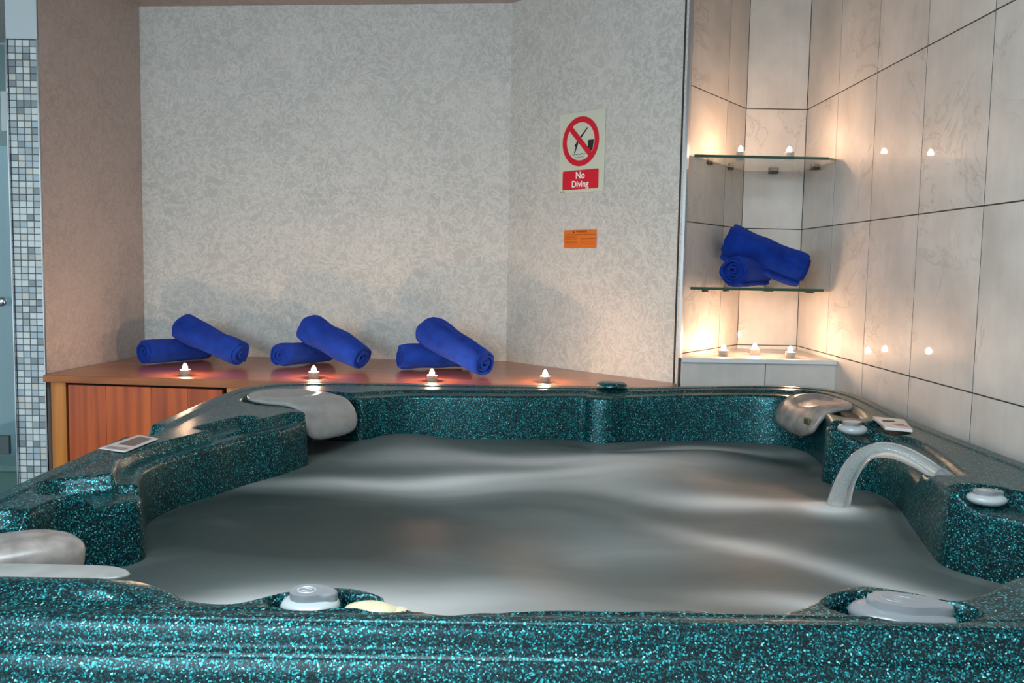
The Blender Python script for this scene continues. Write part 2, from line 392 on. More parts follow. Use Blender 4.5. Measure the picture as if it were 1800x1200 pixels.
ct = empty('counter', (-.8, 3.5, .9), 'long reddish wooden counter running along the back wall behind the tub', 'counter')
poly = [(-1.655, 3.148), (-.90, 3.078), (.50, 3.078), (.60, 3.12), (.624, 3.205), (0, 3.877), (-1.592, 3.877)]
poly = [(x+.8, y-3.5) for x, y in poly]
bmobj('countertop', prism_bm(poly, -.026, 0, .003, 2), M_top, ct)
bmobj('front_edge', prism_bm([(-1.657+.8, 3.144-3.5), (-.90+.8, 3.0735-3.5), (.50+.8, 3.0735-3.5), (.50+.8, 3.0775-3.5), (-.90+.8, 3.0775-3.5), (-1.657+.8, 3.148-3.5)], -.027, -.002, .001), M_topedge, ct)

# ------------------------------------------------------------------ hot tub shell
def catmull(P, closed, n):
    P = np.array(P, float); m = len(P); out = []
    for i in range(m):
        p0, p1, p2, p3 = P[(i-1) % m], P[i], P[(i+1) % m], P[(i+2) % m]
        k = max(2, int(round(np.linalg.norm((p2-p1)[:2])*n)))
        for t in np.arange(k)/k:
            a1 = .5*((2*p1)+(-p0+p2)*t+(2*p0-5*p1+4*p2-p3)*t*t+(-p0+3*p1-3*p2+p3)*t**3); out.append(a1)
    return np.array(out)
RX0, RX1, RY0, RY1 = -.888, 1.150, 1.000, 3.020
INN = [(-.745, 1.14), (-.775, 1.22), (-.785, 1.36), (-.778, 1.47), (-.765, 1.52), (-.73, 1.572), (-.690, 1.618), (-.690, 1.655), (-.722, 1.72), (-.745, 1.78), (-.765, 1.85), (-.762, 1.93), (-.735, 2.03),
       (-.705, 2.10), (-.662, 2.22), (-.605, 2.32), (-.566, 2.42), (-.560, 2.455), (-.60, 2.50), (-.66, 2.56), (-.70, 2.65), (-.67, 2.75), (-.58, 2.80), (-.50, 2.785), (-.455, 2.765), (-.40, 2.80),
       (-.28, 2.845), (0, 2.865), (.22, 2.895), (.262, 2.895), (.285, 2.868), (.34, 2.860), (.42, 2.885), (.60, 2.905), (.80, 2.895), (.90, 2.86), (.955, 2.79), (.965, 2.70), (.95, 2.58), (.925, 2.47), (.885, 2.395), (.872, 2.345),
       (.90, 2.30), (.945, 2.25), (.965, 2.18), (.95, 2.05), (.92, 1.93), (.888, 1.80), (.865, 1.70), (.872, 1.655), (.91, 1.605), (.955, 1.55), (.985, 1.46), (.99, 1.36), (.95, 1.26), (.85, 1.20), (.72, 1.182),
       (.64, 1.130), (.575, 1.102), (.53, 1.130), (.475, 1.150), (.425, 1.120), (.385, 1.080), (.335, 1.048), (.285, 1.042), (.235, 1.056), (.12, 1.048), (.012, 1.038), (-.068, 1.024), (-.12, 1.046), (-.158, 1.094), (-.205, 1.114), (-.268, 1.098),
       (-.322, 1.055), (-.381, 1.062), (-.42, 1.092), (-.487, 1.120), (-.62, 1.105), (-.70, 1.105)]
I = catmull(INN, True, 190)
N = len(I)
def rrect(d, r=.24):
    # ray from the tub's middle to the rounded square outline
    c = np.array([(RX0+RX1)/2, (RY0+RY1)/2]); hx, hy = (RX1-RX0)/2, (RY1-RY0)/2; p = 8.5
    t = (abs(d[:, 0]/hx)**p+abs(d[:, 1]/hy)**p)**(-1/p)
    return c+d*t[:, None]
cc = np.array([(RX0+RX1)/2, (RY0+RY1)/2])
ang = np.unwrap(np.arctan2(I[:, 1]-cc[1], I[:, 0]-cc[0]))
tot = ang[-1]-ang[0]+np.sign(ang[-1]-ang[0])*.0
# smooth the ray angle so that folds of the inner outline do not fold the outer one
sgn = -1.0
base = ang[0]+sgn*2*PI*np.arange(N)/N
dev = ang-base
ker = np.hanning(61); ker /= ker.sum()
dv = np.convolve(np.concatenate([dev[-30:], dev, dev[:30]]), ker, 'valid')
ang2 = base+dv
O = rrect(np.stack([np.cos(ang2), np.sin(ang2)], 1))
def smooth_closed(A, k):
    ke = np.hanning(k); ke /= ke.sum(); h = k//2
    return np.stack([np.convolve(np.concatenate([A[-h:, c], A[:, c], A[:h, c]]), ke, 'valid') for c in (0, 1)], 1)
O = smooth_closed(O, 31)
def normals(A):
    t = np.roll(A, -1, 0)-np.roll(A, 1, 0); n = np.stack([-t[:, 1], t[:, 0]], 1); n /= np.linalg.norm(n, axis=1)[:, None]+1e-9
    s = np.sign(((A-cc)*n).sum(1).sum()); return n*s
NO = normals(O); NI = normals(smooth_closed(I, 7))
def ell(X, Y, cx, cy, rx, ry, a=0, e=.12):
    c, s = math.cos(a), math.sin(a); u = ((X-cx)*c+(Y-cy)*s)/rx; v = (-(X-cx)*s+(Y-cy)*c)/ry
    return 1-ss((np.sqrt(u*u+v*v)-1+e)/(2*e))
def capsule(X, Y, ax, ay, bx, by, r, e):
    dx, dy = bx-ax, by-ay; t = np.clip(((X-ax)*dx+(Y-ay)*dy)/(dx*dx+dy*dy), 0, 1)
    d = np.hypot(X-ax-t*dx, Y-ay-t*dy); return 1-ss((d-r+e/2)/e)
def zbase(X, Y):
    return .900+.020*ss((X-.3)/.8)*ss((Y-2.4)/.5)+.006*ss((Y-2.6)/.4)
def rimz(X, Y, di, do):
    z = zbase(X, Y)
    # outer lip line
    z = z-.0035*ss((do-.030)/.010)
    # left side: lower step along the inner edge, two trays
    wl = ss((-.5-X)/.1)*ss((Y-1.66)/.06)*ss((2.46-Y)/.05)
    z = z-.026*wl*(1-ss((di-.038)/.012))
    z = z-.032*capsule(X, Y, -.790, 1.60, -.70, 1.66, .062, .016)
    z = z-.022*capsule(X, Y, -.745, 2.20, -.695, 2.34, .030, .016)
    # cup hollow on the left outer side and the front left corner slope
    z = z-.030*ell(X, Y, -.885, 2.13, .040, .075, .0, .12)
    z = z-.030*ell(X, Y, -.79, 1.28, .085, .150, .15, .10)
    # back left headrest seat
    z = z-.036*ell(X, Y, -.665, 2.70, .150, .137, -.55, .05)
    # back middle disc tongue
    z = z-.006*ell(X, Y, .375, 2.945, .06, .022, 0, .2)
    # back right headrest seat
    z = z-.022*ell(X, Y, 1.0, 2.71, .07, .20, .08, .1)
    # back: soft step down towards the water
    z = z-.010*ss((Y-2.7)/.1)*(1-ss((di-.045)/.03))
    # right side: control shelf, display shelf, waterfall step, front tray
    z = z-.030*ell(X, Y, .955, 2.37, .072, .085, .3, .08)
    z = z-.014*capsule(X, Y, 1.02, 2.30, 1.05, 2.42, .040, .014)
    z = z-.024*ss((X-.85)/.03)*ss((Y-1.88)/.05)*ss((2.33-Y)/.06)*(1-ss((di-.028)/.012))
    z = z-.014*ss((X-.85)/.03)*ss((Y-1.80)/.05)*ss((2.27-Y)/.05)*(1-ss((di-.066)/.014))
    z = z-.030*capsule(X, Y, .93, 1.665, 1.02, 1.50, .058, .016)
    # front: long groove, knob cups
    fr = ss((1.3-Y)/.1)
    z = z-.0012*fr*ss((do-.010)/.008)*(1-ss((do-.022)/.008))
    z = z-.026*ell(X, Y, -.235, 1.062, .052, .036, 0, .12)
    z = z-.022*ell(X, Y, -.150, 1.052, .040, .026, -.3, .15)
    z = z-.030*ell(X, Y, .498, 1.068, .088, .048, -.15, .10)
    z = z+.018*ss((-.40-X)/.12)*ss((1.13-Y)/.06)*ss((do-.025)/.04)
    z = z+.006*ss((X-.60)/.08)*fr
    return z
rings = []
def ring(xy, z): rings.append(np.column_stack([xy, np.broadcast_to(z, (len(xy),))]))
# inner wall from below the water up to the rim
V = O-I; D = np.linalg.norm(V, axis=1); U = V/D[:, None]
Zin = rimz(I[:, 0], I[:, 1], np.zeros(N), D)
for z in (.30, .45, .60, .70, .74, .78, .81, .835):
    ring(I-NI*(.055*(.86-z)), z)
rf = .013
for t in (.0, .2, .4, .6, .8):
    a_ = t*PI/2
    zz = Zin-rf+rf*math.sin(a_)
    if t == 0: zz = Zin-rf
    ring(I+NI*(0)+U*(rf*(1-math.cos(a_))), zz)
# rim
v = np.concatenate([np.linspace(.0, .30, 22)[0:], np.linspace(.30, .75, 20)[1:], np.linspace(.75, 1, 16)[1:]])
for q in v:
    d = rf+(D-rf)*q
    P = I+U*d[:, None]
    ring(P, rimz(P[:, 0], P[:, 1], d, D-d))
ZO = rimz(O[:, 0], O[:, 1], D, np.zeros(N))
LIP = np.array([(0, 0), (.0050, -.0028), (.0090, -.0100), (.0115, -.0200), (.0135, -.0300), (.0175, -.0360), (.0225, -.0400), (.0255, -.0470), (.0300, -.0560), (.0370, -.0650), (.0430, -.0760), (.0460, -.088), (.047, -.10), (.047, -.15), (.040, -.172), (.03, -.175)])
lip = []
for q in range(len(LIP)-1):
    p0, p1, p2, p3 = LIP[max(q-1, 0)], LIP[q], LIP[q+1], LIP[min(q+2, len(LIP)-1)]
    for t in np.arange(4)/4: lip.append(.5*((2*p1)+(-p0+p2)*t+(2*p0-5*p1+4*p2-p3)*t*t+(-p0+3*p1-3*p2+p3)*t**3))
for o_, dz in lip[1:]:
    ring(O+NO*o_, ZO+dz)
verts = np.concatenate(rings); K = len(rings)
faces = []
for k in range(K-1):
    a0 = k*N; b0 = (k+1)*N
    for i in range(N):
        j = (i+1) % N
        faces.append((a0+i, a0+j, b0+j, b0+i))
tub = empty('hot_tub', (.135, 2.0, 0), 'large square hot tub with teal speckled acrylic shell beside the tiled wall', 'hot tub')
verts_l = verts-np.array([.135, 2.0, 0])
shell = obj('shell', verts_l, faces, M_shell, tub, True)
bmobj('basin_floor', prism_bm([(-.85, -.95), (.85, -.95), (.85, .85), (-.85, .85)], .28, .30), M_shell, tub)
sk = []
SO = O-NO*.03
so = [(p[0]-.135, p[1]-2.0) for p in SO[::14]]
bm = bmesh.new(); a_ = [bm.verts.new((x, y, 0.0)) for x, y in so]; b_ = [bm.verts.new((x, y, .745)) for x, y in so]
for i in range(len(so)): bm.faces.new([a_[i], a_[(i+1) % len(so)], b_[(i+1) % len(so)], b_[i]])
bmobj('skirt', bm, M_skirt, tub, True)

# water
WZ = .748
WI = I-NI*(.055*(.86-WZ))+NI*.004
WI = WI[::3]; cw = np.array([.13, 2.0])
G_F = []   # (x, y, rx, ry, angle, amount) lighter and darker patches set into the foamy water's colour
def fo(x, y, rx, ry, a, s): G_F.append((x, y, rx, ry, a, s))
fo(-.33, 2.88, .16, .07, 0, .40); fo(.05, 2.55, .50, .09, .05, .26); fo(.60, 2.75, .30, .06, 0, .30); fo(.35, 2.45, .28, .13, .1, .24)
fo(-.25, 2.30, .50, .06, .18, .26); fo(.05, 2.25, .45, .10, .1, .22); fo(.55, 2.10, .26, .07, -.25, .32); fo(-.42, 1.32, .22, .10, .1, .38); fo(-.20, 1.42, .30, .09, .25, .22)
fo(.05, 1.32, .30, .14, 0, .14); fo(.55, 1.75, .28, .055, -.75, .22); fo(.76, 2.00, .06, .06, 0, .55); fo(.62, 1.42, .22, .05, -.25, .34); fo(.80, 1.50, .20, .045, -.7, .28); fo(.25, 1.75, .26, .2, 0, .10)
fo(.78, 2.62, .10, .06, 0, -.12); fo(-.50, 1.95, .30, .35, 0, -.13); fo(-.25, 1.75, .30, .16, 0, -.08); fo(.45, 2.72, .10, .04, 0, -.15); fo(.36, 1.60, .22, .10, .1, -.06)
def water_tone_at(X, Y):
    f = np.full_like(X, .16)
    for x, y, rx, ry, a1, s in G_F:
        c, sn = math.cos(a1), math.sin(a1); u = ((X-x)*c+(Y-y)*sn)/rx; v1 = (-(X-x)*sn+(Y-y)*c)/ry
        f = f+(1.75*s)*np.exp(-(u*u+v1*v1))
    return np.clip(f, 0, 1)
wr = []; ts = np.linspace(0, 1, 90)**.8
for t in ts[1:]:
    P = cw+(WI-cw)*t
    X, Y = P[:, 0], P[:, 1]; edge = 1-ss((t-.93)/.07)*.8
    z = WZ+edge*(.010*np.sin(3.1*X+5.3*Y+.6)+.007*np.sin(7.7*X-6.1*Y+1)+.004*np.sin(13*X+9*Y)+.020*np.exp(-(((X+.33)/.16)**2+((Y-2.72)/.10)**2))+.018*np.exp(-(((X-.60)/.25)**2+((Y-2.62)/.10)**2))+.014*np.exp(-(((X-.77)/.07)**2+((Y-2.0)/.07)**2)))
    wr.append(np.column_stack([P, z]))
n2 = len(WI); wv = np.concatenate([[[cw[0], cw[1], WZ]]]+wr); wf = []
for i in range(n2): wf.append((0, 1+i, 1+(i+1) % n2))
for k in range(len(wr)-1):
    for i in range(n2):
        j = (i+1) % n2; wf.append((1+k*n2+i, 1+(k+1)*n2+i, 1+(k+1)*n2+j, 1+k*n2+j))
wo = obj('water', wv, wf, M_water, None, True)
at = wo.data.attributes.new('foam', 'FLOAT', 'POINT'); at.data.foreach_set('value', water_tone_at(wv[:, 0], wv[:, 1]).astype(np.float32))
tag(wo, 'grey foaming water filling the speckled hot tub', 'water')
wo.data.polygons.foreach_set('use_smooth', [True]*len(wo.data.polygons))

# waterfall stream: two lobes side by side, one body of water
def sweep(path, radii, prof, n_up=Vector((0, 0, 1))):
    bm = bmesh.new(); prev = None; path = [Vector(p) for p in path]
    for i, p in enumerate(path):
        t = (path[min(i+1, len(path)-1)]-path[max(i-1, 0)]).normalized()
        side = t.cross(n_up); side.normalize(); up = side.cross(t)
        rg = [bm.verts.new(p+side*(x*radii[i][0])+up*(y*radii[i][1])) for x, y in prof]
        if prev:
            for k in range(len(rg)): bm.faces.new([prev[k], prev[(k+1) % len(rg)], rg[(k+1) % len(rg)], rg[k]])
        else: bm.faces.new(rg)
        prev = rg
    bm.faces.new(prev[::-1])
    return bm
prof = []
for i in range(40):
    th = 2*PI*i/40; x = math.cos(th); y = math.sin(th)*(.42+.58*min(1, abs(x)*1.7)); prof.append((x, y))
P0, P1, P2, P3 = Vector((.935, 1.862, .884)), Vector((.868, 1.921, .935)), Vector((.792, 1.992, .968)), Vector((.775, 2.010, .742))
path = []; rad = []
for i in range(25):
    t = i/24; p = (1-t)**3*P0+3*(1-t)**2*t*P1+3*(1-t)*t*t*P2+t**3*P3
    path.append(p); rad.append((.020+.010*t, .0165+.006*t+.006*max(0, t-.85)/.15))
st = bmobj('water_stream', sweep(path, rad, prof, Vector((0, 0, 1))), M_stream, None, True)
tag(st, 'smooth arc of water pouring from the spout into the hot tub', 'water')
# spout nozzle
sp = [Vector((.972, 1.826, .846)), Vector((.950, 1.848, .872)), Vector((.933, 1.864, .887))]
def tubl(bm): bmesh.ops.translate(bm, verts=bm.verts[:], vec=(-.135, -2.0, 0)); return bm
bmobj('spout', tubl(sweep(sp, [(.0225, .019), (.0225, .019), (.0215, .018)], prof)), M_knobd, tub, True)

# headrests
def headrest(name, loc, ang, pts, mat, dish=(0, 0, .1, .1, 0)):
    # pts: (x along, z, half width, thickness); closed cushion body around the path
    P = np.array(pts, float); m = len(P); fine = []
    for i in range(m-1):
        p0, p1, p2, p3 = P[max(i-1, 0)], P[i], P[i+1], P[min(i+2, m-1)]
        for t in np.arange(7)/7: fine.append(.5*((2*p1)+(-p0+p2)*t+(2*p0-5*p1+4*p2-p3)*t*t+(-p0+3*p1-3*p2+p3)*t**3))
    fine.append(P[-1]); F = np.array(fine); F[:, 2:] = np.maximum(F[:, 2:], .0008)
    bm = bmesh.new(); prev = None; n = 48
    for i, (x, z, wd, th) in enumerate(F):
        t = F[min(i+1, len(F)-1), :2]-F[max(i-1, 0), :2]; t = t/(np.linalg.norm(t)+1e-9); nx, nz = -t[1], t[0]
        rg = []
        for k in range(n):
            a1 = 2*PI*k/n; c, s = math.cos(a1), math.sin(a1)
            u = math.copysign(abs(c)**.55, c)*wd; q = math.copysign(abs(s)**.75, s)*th/2
            dx = 0
            if q > 0:
                r2 = ((x-dish[0])/dish[2])**2+((u-dish[1])/dish[3])**2
                if r2 < 1: q -= dish[4]*float(ss((1-r2)*2.2))
            rg.append(bm.verts.new((x+nx*q, u, z+nz*q)))
        if prev:
            for k in range(n): bm.faces.new([prev[k], prev[(k+1) % n], rg[(k+1) % n], rg[k]])
        else: bm.faces.new(rg)
        prev = rg
    bm.faces.new(prev[::-1])
    o = bmobj(name, bm, mat, tub, True)
    o.location = (loc[0]-.135, loc[1]-2.0, loc[2]); o.rotation_euler.z = ang
    return o
hr = headrest('headrest', (-.665, 2.695, .902), -.60,
    [(-.128, -.002, .004, .010), (-.120, 0, .045, .022), (-.09, 0, .088, .026), (-.03, 0, .118, .028), (.04, 0, .120, .028), (.10, -.001, .104, .030), (.145, -.010, .103, .032), (.172, -.035, .105, .032), (.184, -.065, .104, .032), (.186, -.090, .090, .026), (.184, -.102, .05, .01)],
    M_pillow, (-.005, 0, .095, .085, .009))
hr['label'] = 'large grey cushion draped over the edge behind the candles'
hr = headrest('headrest', (.995, 2.735, .912), PI+.12,
    [(-.055, -.004, .03, .010), (-.045, 0, .10, .022), (-.02, -.002, .135, .028), (.02, -.006, .14, .03), (.055, -.018, .14, .034), (.08, -.045, .14, .034), (.092, -.078, .125, .03), (.090, -.100, .06, .012)],
    M_pillow2, (.01, 0, .06, .10, .013))
hr['label'] = 'small pinkish grey cushion in the corner next to the tiled wall'
# slot badge on the small cushion
bb = bmobj('badge', box_bm(-.016, -.004, -.010, .016, .004, .010, .003, 2), plain('brass_badge', (120, 112, 74), .3, Metallic=.7), hr)
bb.location = (.100, .105, -.045); bb.rotation_euler = (0, 0, PI/2)
hr = headrest('headrest', (-.735, 1.300, .852), math.radians(42),
    [(-.16, 0, .03, .02), (-.145, .004, .05, .05), (-.10, .006, .06, .068), (-.03, .006, .062, .074), (.03, .004, .060, .074), (.068, 0, .050, .066), (.088, -.002, .034, .05), (.096, -.003, .012, .02)], M_pillow2)
hr['label'] = 'rounded worn grey cushion in the near left corner'
o = headrest('headrest', (-.655, 1.119, .904), 0.0,
    [(-.095, 0, .008, .006), (-.080, 0, .020, .010), (0, 0, .027, .012), (.12, 0, .026, .012), (.155, 0, .018, .008), (.17, 0, .004, .003)], M_pillow)
o['label'] = 'flat pale grey cushion edge on the near rim'

# air controls
def knob(loc, rz, scale, label, mats=(M_knobl, M_knobd), long=1.0, tail=True):
    bm = lathe_bm([(0, -.012), (.030, -.012), (.036, -.004), (.0375, .004), (.034, .011), (.026, .0155), (0, .017)], 40, long, 1)
    o = bmobj('air_control', bm, mats[0], tub, True); o.location = (loc[0]-.135, loc[1]-2.0, loc[2]); o.rotation_euler.z = rz; o.scale = (scale, scale, scale*.78)
    o['label'] = label
    # raised lever: a rounded teardrop cap
    pts = []
    for i in range(40):
        t = 2*PI*i/40; r = .022+.016*max(0, math.cos(t-0.35))**5*(1 if tail else 0)
        pts.append((r*math.cos(t)*long-.004, r*math.sin(t)))
    cap = prism_bm(pts, .010, .027)
    bmesh.ops.bevel(cap, geom=[e for e in cap.edges if abs(e.verts[0].co.z-e.verts[1].co.z) < 1e-6 and e.verts[0].co.z > .02], offset=.005, segments=4, profile=.5, affect='EDGES')
    bmobj('lever', cap, mats[1], o, angle=50)
    e = lathe_bm([(.0105, .0268), (.0108, .0278), (.0118, .0278), (.0121, .0268)], 28, long, .9)
    bmobj('engraved_ring', e, mats[0], o, True, loc=(-.005, 0, 0))
    for dy in (-.004, .004):
        b2 = box_bm(-.005, -.0007, .0267, .005, .0007, .0276, .0003)
        bmobj('engraved_line', b2, mats[0], o, loc=(-.005, dy, 0))
    return o
knob((-.237, 1.062, .888), -.35, .98, 'round grey dial at the near rim, left of the cream button')
knob((.500, 1.066, .883), -.42, 1.15, 'large oval dark grey dial at the near right rim', (M_knobd, M_knobd), 1.5)
knob((.945, 2.365, .889), .3, 1.05, 'grey dial beside the small corner cushion')
knob((.937, 1.675, .880), -.2, .82, 'pale grey dial in the tray at the right rim', long=1.2)
def button(loc, rz, label):
    bm = lathe_bm([(0, -.006), (.030, -.006), (.033, .0), (.028, .007), (.015, .0115), (0, .0125)], 32, 1.1, .75)
    o = bmobj('button', bm, M_cream, tub, True); o.location = (loc[0]-.135, loc[1]-2.0, loc[2]); o.rotation_euler.z = rz; o['label'] = label
    t = lathe_bm([(0, -.002), (.012, -.002), (.0135, .001), (.009, .005), (0, .006)], 24, 1.3, 1)
    bmobj('button_tab', t, M_cream, o, True, loc=(.032, .004, 0))
button((-.160, 1.048, .887), -.1, 'cream button beside the near left dial')
button((1.00, 1.565, .880), -.7, 'cream button at the right rim')
# middle disc on the back rim
bmobj('jet_cap', lathe_bm([(0, .001), (.040, .001), (.045, -.001), (.052, -.006), (.052, -.012)], 36), M_shell, tub, True, loc=(.365-.135, 3.005-2.0, .925))

# display panels
def plate(name, corners, z, th, mat, label):
    cx = sum(c[0] for c in corners)/4; cy = sum(c[1] for c in corners)/4
    o = bmobj(name, prism_bm([(x-cx, y-cy) for x, y in corners], -th, 0, .0012, 2), mat, tub); o.location = (cx-.135, cy-2.0, z); o['label'] = label
    return o
pl = plate('label_plate', [(-.890, 1.91), (-.818, 1.88), (-.805, 2.03), (-.868, 2.07)], .9010, .003, M_panelw, 'pale plate with a brown picture')
bmobj('picture', prism_bm([(-.022, -.02), (.022, -.035), (.028, .05), (-.010, .07)], 0, .0006), M_panelb, pl)
for k in range(3): bmobj('printed_line', prism_bm([(-.03, -.045-.008*k), (.022, -.062-.008*k), (.022, -.059-.008*k), (-.03, -.042-.008*k)], 0, .0006), M_panelb, pl)
cp_ = plate('control_panel', [(1.005, 2.30), (1.065, 2.27), (1.115, 2.43), (1.045, 2.475)], .909, .008, M_panelw, 'white control panel with small red and dark marks')
bmobj('screen', prism_bm([(-.020, .02), (.012, .015), (.016, .034), (-.015, .040)], 0, .0007), M_black, cp_)
bmobj('mark', prism_bm([(-.012, -.045), (.018, -.055), (.021, -.046), (-.009, -.036)], 0, .0007), M_red, cp_)
bmobj('mark', prism_bm([(-.010, -.022), (.016, -.030), (.018, -.024), (-.008, -.016)], 0, .0007), M_black, cp_)

# ------------------------------------------------------------------ signs on the corner wall
wa = Vector((0, 3.885, 0)); wb = Vector((.630, 3.207, 0)); wd_ = (wb-wa).normalized(); wn = Vector((wd_.y, -wd_.x, 0))   # wn points into the room
wang = math.atan2(wd_.y, wd_.x)
def wp(s, z, off=0): p = wa+wd_*s+wn*off; return (p.x, p.y, z)
def flat(polys, y0, y1, bm=None):
    bm = bm or bmesh.new()
    for poly in polys:
        A = [bm.verts.new((x, y0, z)) for x, z in poly]; B = [bm.verts.new((x, y1, z)) for x, z in poly]; n = len(poly)
        bm.faces.new(A); bm.faces.new(B[::-1])
        for i in range(n): bm.faces.new([A[i], A[(i+1) % n], B[(i+1) % n], B[i]])
    return bm
def text(body, size, name, mat, parent, loc, bold=.0, xs=1.0):
    cu = bpy.data.curves.new(name, 'FONT'); cu.body = body; cu.size = size; cu.align_x = 'CENTER'; cu.align_y = 'CENTER'; cu.offset = bold; cu.extrude = .0003; cu.resolution_u = 4; cu.space_line = .95
    t = bpy.data.objects.new(name, cu); C.objects.link(t)
    bpy.context.view_layer.update()
    me = bpy.data.meshes.new_from_object(t.evaluated_get(bpy.context.evaluated_depsgraph_get()))
    bpy.data.objects.remove(t)
    me.materials.clear(); me.materials.append(mat)
    o = bpy.data.objects.new(name, me); C.objects.link(o); o.parent = parent; o.location = loc; o.rotation_euler = (PI/2, 0, 0); o.scale = (xs, 1, 1)
    return o
SW, SH = .243, .318
sign = empty('sign', wp(.4255, 1.776, .001), 'cream No Diving sign with red prohibition ring on the wall', 'sign', rz=wang)
bmobj('board', box_bm(-SW/2, -.003, -SH/2, SW/2, .0, SH/2, .0006), M_signw, sign)
cx, cz, ro, ri = -.006, .043, .098, .075
bm = bmesh.new(); n = 72
def rp(r, t, y): return (cx+r*math.cos(t), y, cz+r*math.sin(t))
A = [[bm.verts.new(rp(r, 2*PI*i/n, y)) for i in range(n)] for r, y in ((ri, -.003), (ri, -.0038), (ro, -.0038), (ro, -.003))]
for k in range(3):
    for i in range(n): bm.faces.new([A[k][i], A[k][(i+1) % n], A[k+1][(i+1) % n], A[k+1][i]])
bmobj('prohibition_ring', bm, M_red, sign)
t0 = math.radians(135); hx, hz = math.cos(t0), math.sin(t0); px_, pz_ = -hz*.011, hx*.011; rr = ri+.004
bmobj('prohibition_bar', flat([[(cx+hx*rr+px_, cz+hz*rr+pz_), (cx-hx*rr+px_, cz-hz*rr+pz_), (cx-hx*rr-px_, cz-hz*rr-pz_), (cx+hx*rr-px_, cz+hz*rr-pz_)]], -.0043, -.003), M_red, sign)
diver = [(.034, .052), (.037, .048), (.004, .014), (-.012, -.005), (-.018, -.022), (-.030, -.046), (-.034, -.044), (-.026, -.022), (-.030, -.018), (-.026, -.010), (-.022, -.002), (-.012, .008), (-.002, .020), (.010, .030)]
bmobj('diver_figure', flat([[(cx+x, cz+z) for x, z in diver]], -.0036, -.003), M_black, sign)
hd = [(cx-.026+.006*math.cos(2*PI*i/12), cz-.014+.006*math.sin(2*PI*i/12)) for i in range(12)]
bmobj('diver_head', flat([hd], -.0037, -.003), M_black, sign)
bmobj('pool_edge', flat([[(cx+.040, cz+.002), (cx+.072, cz+.002), (cx+.066, cz-.032), (cx+.055, cz-.046), (cx+.040, cz-.036)]], -.0036, -.003), M_black, sign)
wz = []
for row, (x0, x1, zz) in enumerate(((-.044, .034, -.052), (-.026, .024, -.064))):
    k = int((x1-x0)/.009)
    for i in range(k):
        a1, b1 = x0+i*.009, x0+(i+1)*.009; h0 = 0 if i % 2 else .005; h1 = .005 if i % 2 else 0
        wz.append([(cx+a1, cz+zz+h0), (cx+b1, cz+zz+h1), (cx+b1, cz+zz+h1-.0018), (cx+a1, cz+zz+h0-.0018)])
bmobj('water_waves', flat(wz, -.0036, -.003), M_black, sign)
pts = []; r = .006; bx0, bx1, bz0, bz1 = -.100, .094, -.146, -.070
for qx, qz, a0 in ((bx1-r, bz1-r, 0), (bx0+r, bz1-r, 90), (bx0+r, bz0+r, 180), (bx1-r, bz0+r, 270)):
    for k in range(5): t = math.radians(a0+22.5*k); pts.append((qx+r*math.cos(t), qz+r*math.sin(t)))
bmobj('red_band', flat([pts], -.0036, -.003), M_red, sign)
text('No', .040, 'lettering', M_white, sign, (-.003, -.0040, -.092), .0006, .95)
text('Diving', .036, 'lettering', M_white, sign, (-.003, -.0040, -.126), .0006, 1.0)
text('SG 1005', .007, 'small_print', M_black, sign, (-.100, -.0033, -.153))
lab = empty('warning_label', wp(.4265, 1.4315, .0006), 'small orange warning label on the wall below the No Diving sign', 'label', rz=wang)
bmobj('label_card', box_bm(-.0885, -.0012, -.0365, .0885, 0, .0365, .0003), M_orange, lab)
text('WARNING', .0115, 'lettering', M_oprint, lab, (.008, -.0014, .0295), .0003, 1.05)
bmobj('warning_triangle', flat([[(-.040, .0245), (-.030, .0245), (-.035, .0345)]], -.0016, -.0012), M_black, lab)
ln = []
for i, (x0, x1, z, h) in enumerate([(-.083, .083, .018, .0016), (-.083, -.016, .011, .0014), (-.083, -.016, .006, .0014), (-.083, -.018, -.001, .0036), (.004, .084, -.001, .0036), (-.083, -.016, -.010, .0014), (-.083, -.016, -.015, .0014), (-.083, -.022, -.021, .0014), (.004, .070, -.010, .0014), (.0, .084, -.021, .0016), (-.070, -.016, -.029, .0014)]):
    x = x0
    while x < x1:
        l_ = R.uniform(.004, .012); ln.append([(x, z), (min(x+l_, x1), z), (min(x+l_, x1), z+h), (x, z+h)]); x += l_+.0018
bmobj('printed_lines', flat(ln, -.0015, -.0012), M_oprint, lab)

# ------------------------------------------------------------------ glass shelves
def shelf(z, label, fy_):
    s = empty('glass_shelf', (.94, 3.4, z), label, 'shelf')
    s0 = .66 if fy_ < 3.23 else .664
    poly = [(.668, fy_), (1.158, fy_+.012), (1.200, fy_+.05), (1.200, 3.628), (.953, 3.628)]
    poly = [(x-.94, y-3.4) for x, y in poly]
    bmobj('pane', prism_bm(poly, -.008, 0, .0006), M_shelf, s)
    e = prism_bm([(.667-.94, fy_-3.4-.0016), (1.158-.94, fy_+.012-3.4-.0016), (1.158-.94, fy_+.012-3.4-.0002), (.667-.94, fy_-3.4-.0002)], -.0092, .0006)
    bmobj('edge', e, M_shelfedge, s)
    for (x, y, r) in ((.745, 3.352, .94), (.865, 3.515, .94), (1.07, 3.615, 0), (1.185, 3.46, PI/2)):
        bm = box_bm(-.018, -.014, -.020, .018, .014, -.0085, .003, 2)
        c_ = bmobj('clip', bm, M_clip, s, loc=(x-.94, y-3.4, 0)); c_.rotation_euler.z = r
    return s
shelf(1.730, 'upper glass shelf in the tiled corner, carrying two lit tealights', 3.225)
shelf(1.253, 'lower glass shelf in the tiled corner, carrying the rolled towels', 3.215)

